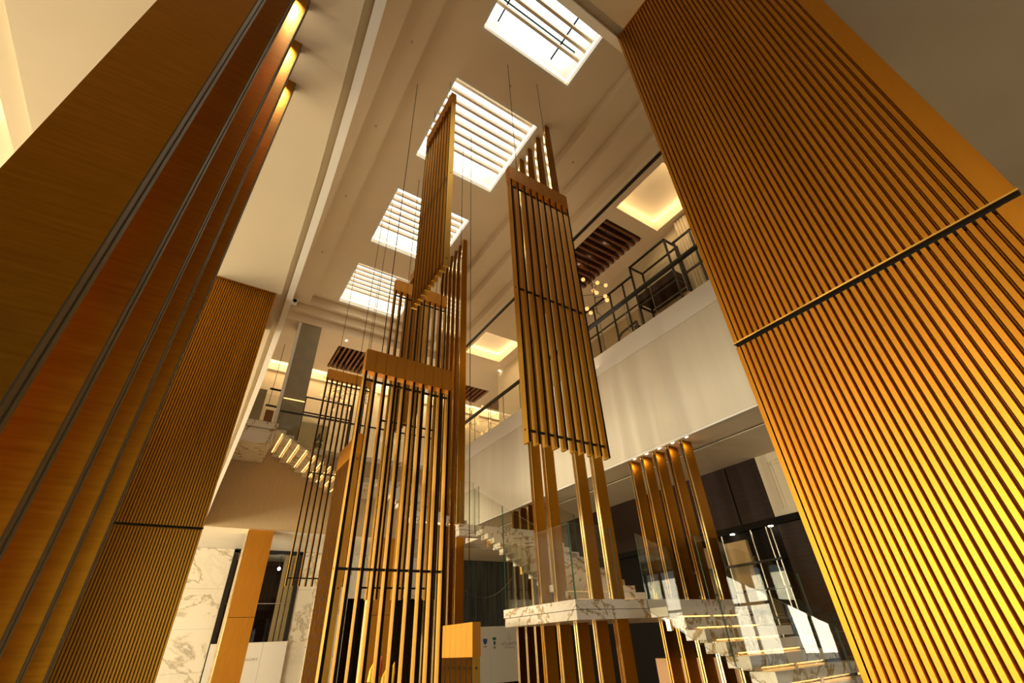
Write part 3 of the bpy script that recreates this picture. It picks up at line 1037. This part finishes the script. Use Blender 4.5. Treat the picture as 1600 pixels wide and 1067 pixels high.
# ------------------------------------------------------------------ far ground floor
wm = struct(MB().box(-6, 1.22, 16.05, 16.2, FL, ZS), 'wall_far', 'marblewall', 'white marble wall with ochre veins left of the wood pillar')
zz_ = [FL, -.2, .72, 1.64, ZS]
for a, b in zip(zz_[:-1], zz_[1:]):
    for x0, x1 in ((-3.0, -1.4), (-1.4, -.1), (-.1, 1.22)):
        MB().box(x0 + .004, x1 - .004, 16.03, 16.05, a + .004, b - .004).build('slab', 'marblewall', wm)
wm = struct(MB().box(3.08, 4.6, 16.05, 16.2, FL, ZS).box(4.6, 8.3, 16.05, 16.2, 1.42, ZS), 'wall_far', 'marblewall', 'white marble wall behind the hanging screens, with a dark opening')
for x0, x1 in ((4.6, 5.8), (5.8, 7.0), (7.0, 8.25)):
    MB().box(x0 + .004, x1 - .004, 16.03, 16.05, 1.424, ZS - .004).build('slab', 'marblewall', wm)
lb = struct(MB().box(4.6, 8.3, 17.0, 17.1, FL, ZS), 'wall_far', 'black', 'dark timber lined recess behind the hanging screens')
for k in range(9):
    MB().box(4.62 + .41 * k, 4.62 + .41 * k + .40, 16.97, 17.0, FL, 1.42).build('panel', 'darkwood', lb)
for a, b in zip(zz_[:-1], zz_[1:]):
    for x0, x1 in ((3.08, 3.62), (3.78, 4.6)):
        MB().box(x0 + .004, x1 - .004, 16.03, 16.05, a + .004, b - .004).build('slab', 'marblewall', wm)
tag(MB().box(3.65, 3.75, 16.0, 16.04, FL, ZS - .1).build('light_strip', 'ledsoft'), 'tall vertical white light strip in the far marble wall', 'light')
# shopfront opening
w = MB()
w.box(1.22, 1.34, 16.0, 16.15, .38, 2.62).box(2.98, 3.08, 16.0, 16.15, .38, 2.62).box(1.22, 3.08, 16.0, 16.15, 2.56, 2.65)
fr_ = struct(w, 'window_9', 'blackmetal', 'dark framed shop window in the far marble wall')
MB().box(1.34, 2.98, 16.05, 16.06, .38, 2.56).build('pane', 'glass', fr_)
MB().box(1.34, 2.98, 16.04, 16.07, 1.28, 1.30).build('glazing_bar', 'steel', fr_)
struct(MB().box(1.22, 3.08, 18.0, 18.1, FL, ZS), 'wall_far', 'darkwood', 'dark back of the shop interior')
for k, x in enumerate((2.72, 2.86, 3.0)):
    tag(MB().box(x - .055, x + .055, 16.5, 16.52, FL, 2.6).build('blind', 'tan'), 'tan vertical blind in the far shop window, %s of three' % ['leftmost', 'middle', 'rightmost'][k], 'blind', 'tan blinds in the shop window')
tag(MB().box(3.02, 3.1, 16.3, 16.31, FL, 2.4).build('foliage_panel', 'leaf'), 'green foliage strip glimpsed at the right of the shop window', 'foliage')
t = thing('pendant_lamp', 'small bright lamp inside the dark shop window', 'lamp', (2.55, 17.0, 1.9))
MB().ball((2.6, 16.8, 2.28), .045).build('bulb', 'lamp', t, smooth=True)
MB().tube((2.6, 16.8, 2.33), (2.6, 16.8, ZS), .012).build('cord', 'blackmetal', t)
t = thing('hoarding', 'white lettered hoarding below the far shop window', 'hoarding', (2.15, 15.95, FL))
for a, b in ((1.24, 1.86), (1.865, 2.48), (2.485, 3.08)):
    MB().box(a, b, 15.93, 15.97, FL, .38).build('board', 'white', t)


def text(body, size, loc, parent, matname, spacing=1.0, align='LEFT', name='lettering'):
    cu = bpy.data.curves.new(name, 'FONT')
    cu.body = body
    cu.size = size * S
    cu.extrude = .002
    cu.space_character = spacing
    cu.align_x = align
    cu.materials.append(M[matname])
    tmp = bpy.data.objects.new('tmp', cu)
    COL.objects.link(tmp)
    dg = bpy.context.evaluated_depsgraph_get()
    me = bpy.data.meshes.new_from_object(tmp.evaluated_get(dg))
    bpy.data.objects.remove(tmp)
    me.name = name
    o = bpy.data.objects.new(name, me)
    COL.objects.link(o)
    o.rotation_euler = (PI / 2, 0, 0)
    place(o, W(*loc), parent)
    return o


text('GALLERY', .072, (2.06, 15.925, -.02), t, 'text', 1.25)
# hoarding and dark glazing on the right
t = thing('hoarding', 'white printed hoarding with a hotel name and small crests at the lower right', 'hoarding', (10.0, 15.95, FL))
for a, b in ((9.05, 9.57), (9.575, 10.75), (10.755, 11.6)):
    MB().box(a, b, 15.93, 15.97, FL + .10, .57).build('board', 'white', t)
text('ATLANTIS', .135, (10.36, 15.925, .0), t, 'text', 1.08, 'CENTER')
text('THE ROYAL', .07, (10.36, 15.925, -.09), t, 'text', 1.3, 'CENTER')
fr0 = MB()
for k in range(4):
    fr0.box(10.29, 10.40, 15.925, 15.929, .16 + .07 * k, .166 + .07 * k)
fr0.box(10.29, 10.296, 15.925, 15.929, .16, .30).box(10.394, 10.40, 15.925, 15.929, .16, .30)
fr0.build('emblem', 'text', t)
MB().quad([(9.29, 15.925, .22), (9.47, 15.925, .22), (9.45, 15.925, .10), (9.38, 15.925, .04), (9.31, 15.925, .10)][::-1]).build('crest', 'blueink', t)
MB().box(9.31, 9.45, 15.925, 15.929, -.02, .01).build('crest_lettering', 'text', t)
MB().box(9.68, 9.82, 15.925, 15.929, .17, .25).build('crest', 'greenink', t)
MB().quad([(9.71, 15.925, .14), (9.79, 15.925, .14), (9.79, 15.925, .05), (9.75, 15.925, .01), (9.71, 15.925, .05)][::-1]).build('crest', 'blueink', t)
MB().box(9.70, 9.80, 15.925, 15.929, -.07, -.01).build('crest_lettering', 'text', t)
wg = struct(MB().box(8.3, 14, 16.1, 16.2, FL, ZS), 'wall_far', 'black', 'dark glazed partition behind the white hoarding')
for k in range(9):
    MB().box(8.32 + .42 * k, 8.32 + .42 * k + .41, 16.06, 16.1, .3, ZS - .02).build('glazing_panel', 'darkglass', wg)
t = thing('cable', 'thin pale cable draped across the dark glazing behind the stair', 'cable', (9.5, 15.9, 1.4))
pts = [(8.6 + .1 * k, 16.05, 1.45 + .012 * (k - 8) ** 2 * .35) for k in range(22)]
MB().path(pts, .010).build('wire', 'steel', t)

# ------------------------------------------------------------------ right wing, ground floor
wb = struct(MB().box(8.32, 8.45, 4.29, 10.2, FL, ZS), 'wall_right', 'black', 'dark timber panelled wall under the right balcony')
for a, b in ((4.29, 4.90), (4.93, 5.9), (5.93, 6.9), (6.93, 8.2), (8.23, 10.2)):
    MB().box(8.29, 8.32, a, b, 1.60, ZS).build('panel', 'darkwood', wb)
MB().box(8.2, 8.32, 3.0, 10.0, 1.484, 1.59).build('beam', 'black', wb)
for k, y in enumerate((4.38, 5.12)):
    tag(MB().tube((8.24, y, 1.470), (8.24, y, 1.484), .04, 10).build('downlight', 'lamp'), 'small downlight under the dark beam of the right wing, %s one' % ['nearer', 'farther'][k], 'downlight', 'recessed downlights')
wp = struct(MB().box(8.3, 8.4, -2, 4.28, FL, ZS), 'wall_right', 'plaster', 'cream wall with moulded panels right of the dark timber wall')
for a, b in ((3.2, 4.1), (2.1, 3.0)):
    mb = MB()
    for d in (0, .06):
        mb.box(8.285, 8.3, a + d, a + d + .02, 1.7, 2.5).box(8.285, 8.3, b - d - .02, b - d, 1.7, 2.5)
        mb.box(8.285, 8.3, a + d, b - d, 2.5 - d, 2.52 - d)
    mb.build('moulding', 'plaster', wp)
MB().box(8.27, 8.3, 2.0, 4.28, FL, 1.48).build('dado_panel', 'darkwood', wp)
# display shelving with steel uprights below the beam
t = thing('display_unit', 'dark display unit with slim steel uprights behind the lower stair glass', 'shelving', (8.2, 4.9, FL))
for y in (4.35, 4.43, 4.72, 5.3, 5.9):
    MB().tube((8.16, y, FL), (8.16, y, 1.47), .014, 8).build('upright', 'steel', t)
for z in (.15, .55, .95):
    MB().box(8.1, 8.3, 4.3, 6.2, z, z + .03).build('shelf', 'blackmetal', t)
for y in (4.9, 5.55):
    MB().box(8.22, 8.3, y, y + .45, .3, 1.35).build('picture_panel', 'tan', t)
# peach stone counter under the stair
t = thing('reception_counter', 'peach stone counter glimpsed under the lowest stair flight', 'counter', (7.4, 5.2, FL))
for k in range(3):
    MB().box(7.2, 7.8, 4.3 + .75 * k, 5.04 + .75 * k, FL, -.30).build('front_panel', 'peach', t)
MB().box(7.15, 7.85, 4.28, 6.6, -.30, -.26).build('countertop', 'black', t)

# flowers seen between the gold slats
t = thing('flower_arrangement', 'yellow and red flower arrangement glimpsed between the gold slats', 'flowers', (2.35, 6.4, FL))
MB().tube((2.35, 6.4, FL), (2.35, 6.4, -.62), .09, 12, r2=.13).build('vase', 'darkglass', t)
rnd = random.Random(4)
for k in range(9):
    a = k * 2.4
    d = .05 + .12 * rnd.random()
    h = -.05 - .4 * rnd.random()
    c = (2.35 + d * math.cos(a), 6.4 + d * math.sin(a), h)
    MB().tube((2.35, 6.4, -.62), (c[0], c[1], h - .12), .006, 6).build('stem', 'leaf', t)
    MB().tube((c[0], c[1], h - .14), (c[0] + .01, c[1], h - .03), .035, 6, r2=.03).tube((c[0] + .01, c[1], h - .03), (c[0] + .03, c[1], h + .06), .03, 6, r2=.002).build('petal', 'yellow' if k % 3 else 'red', t)
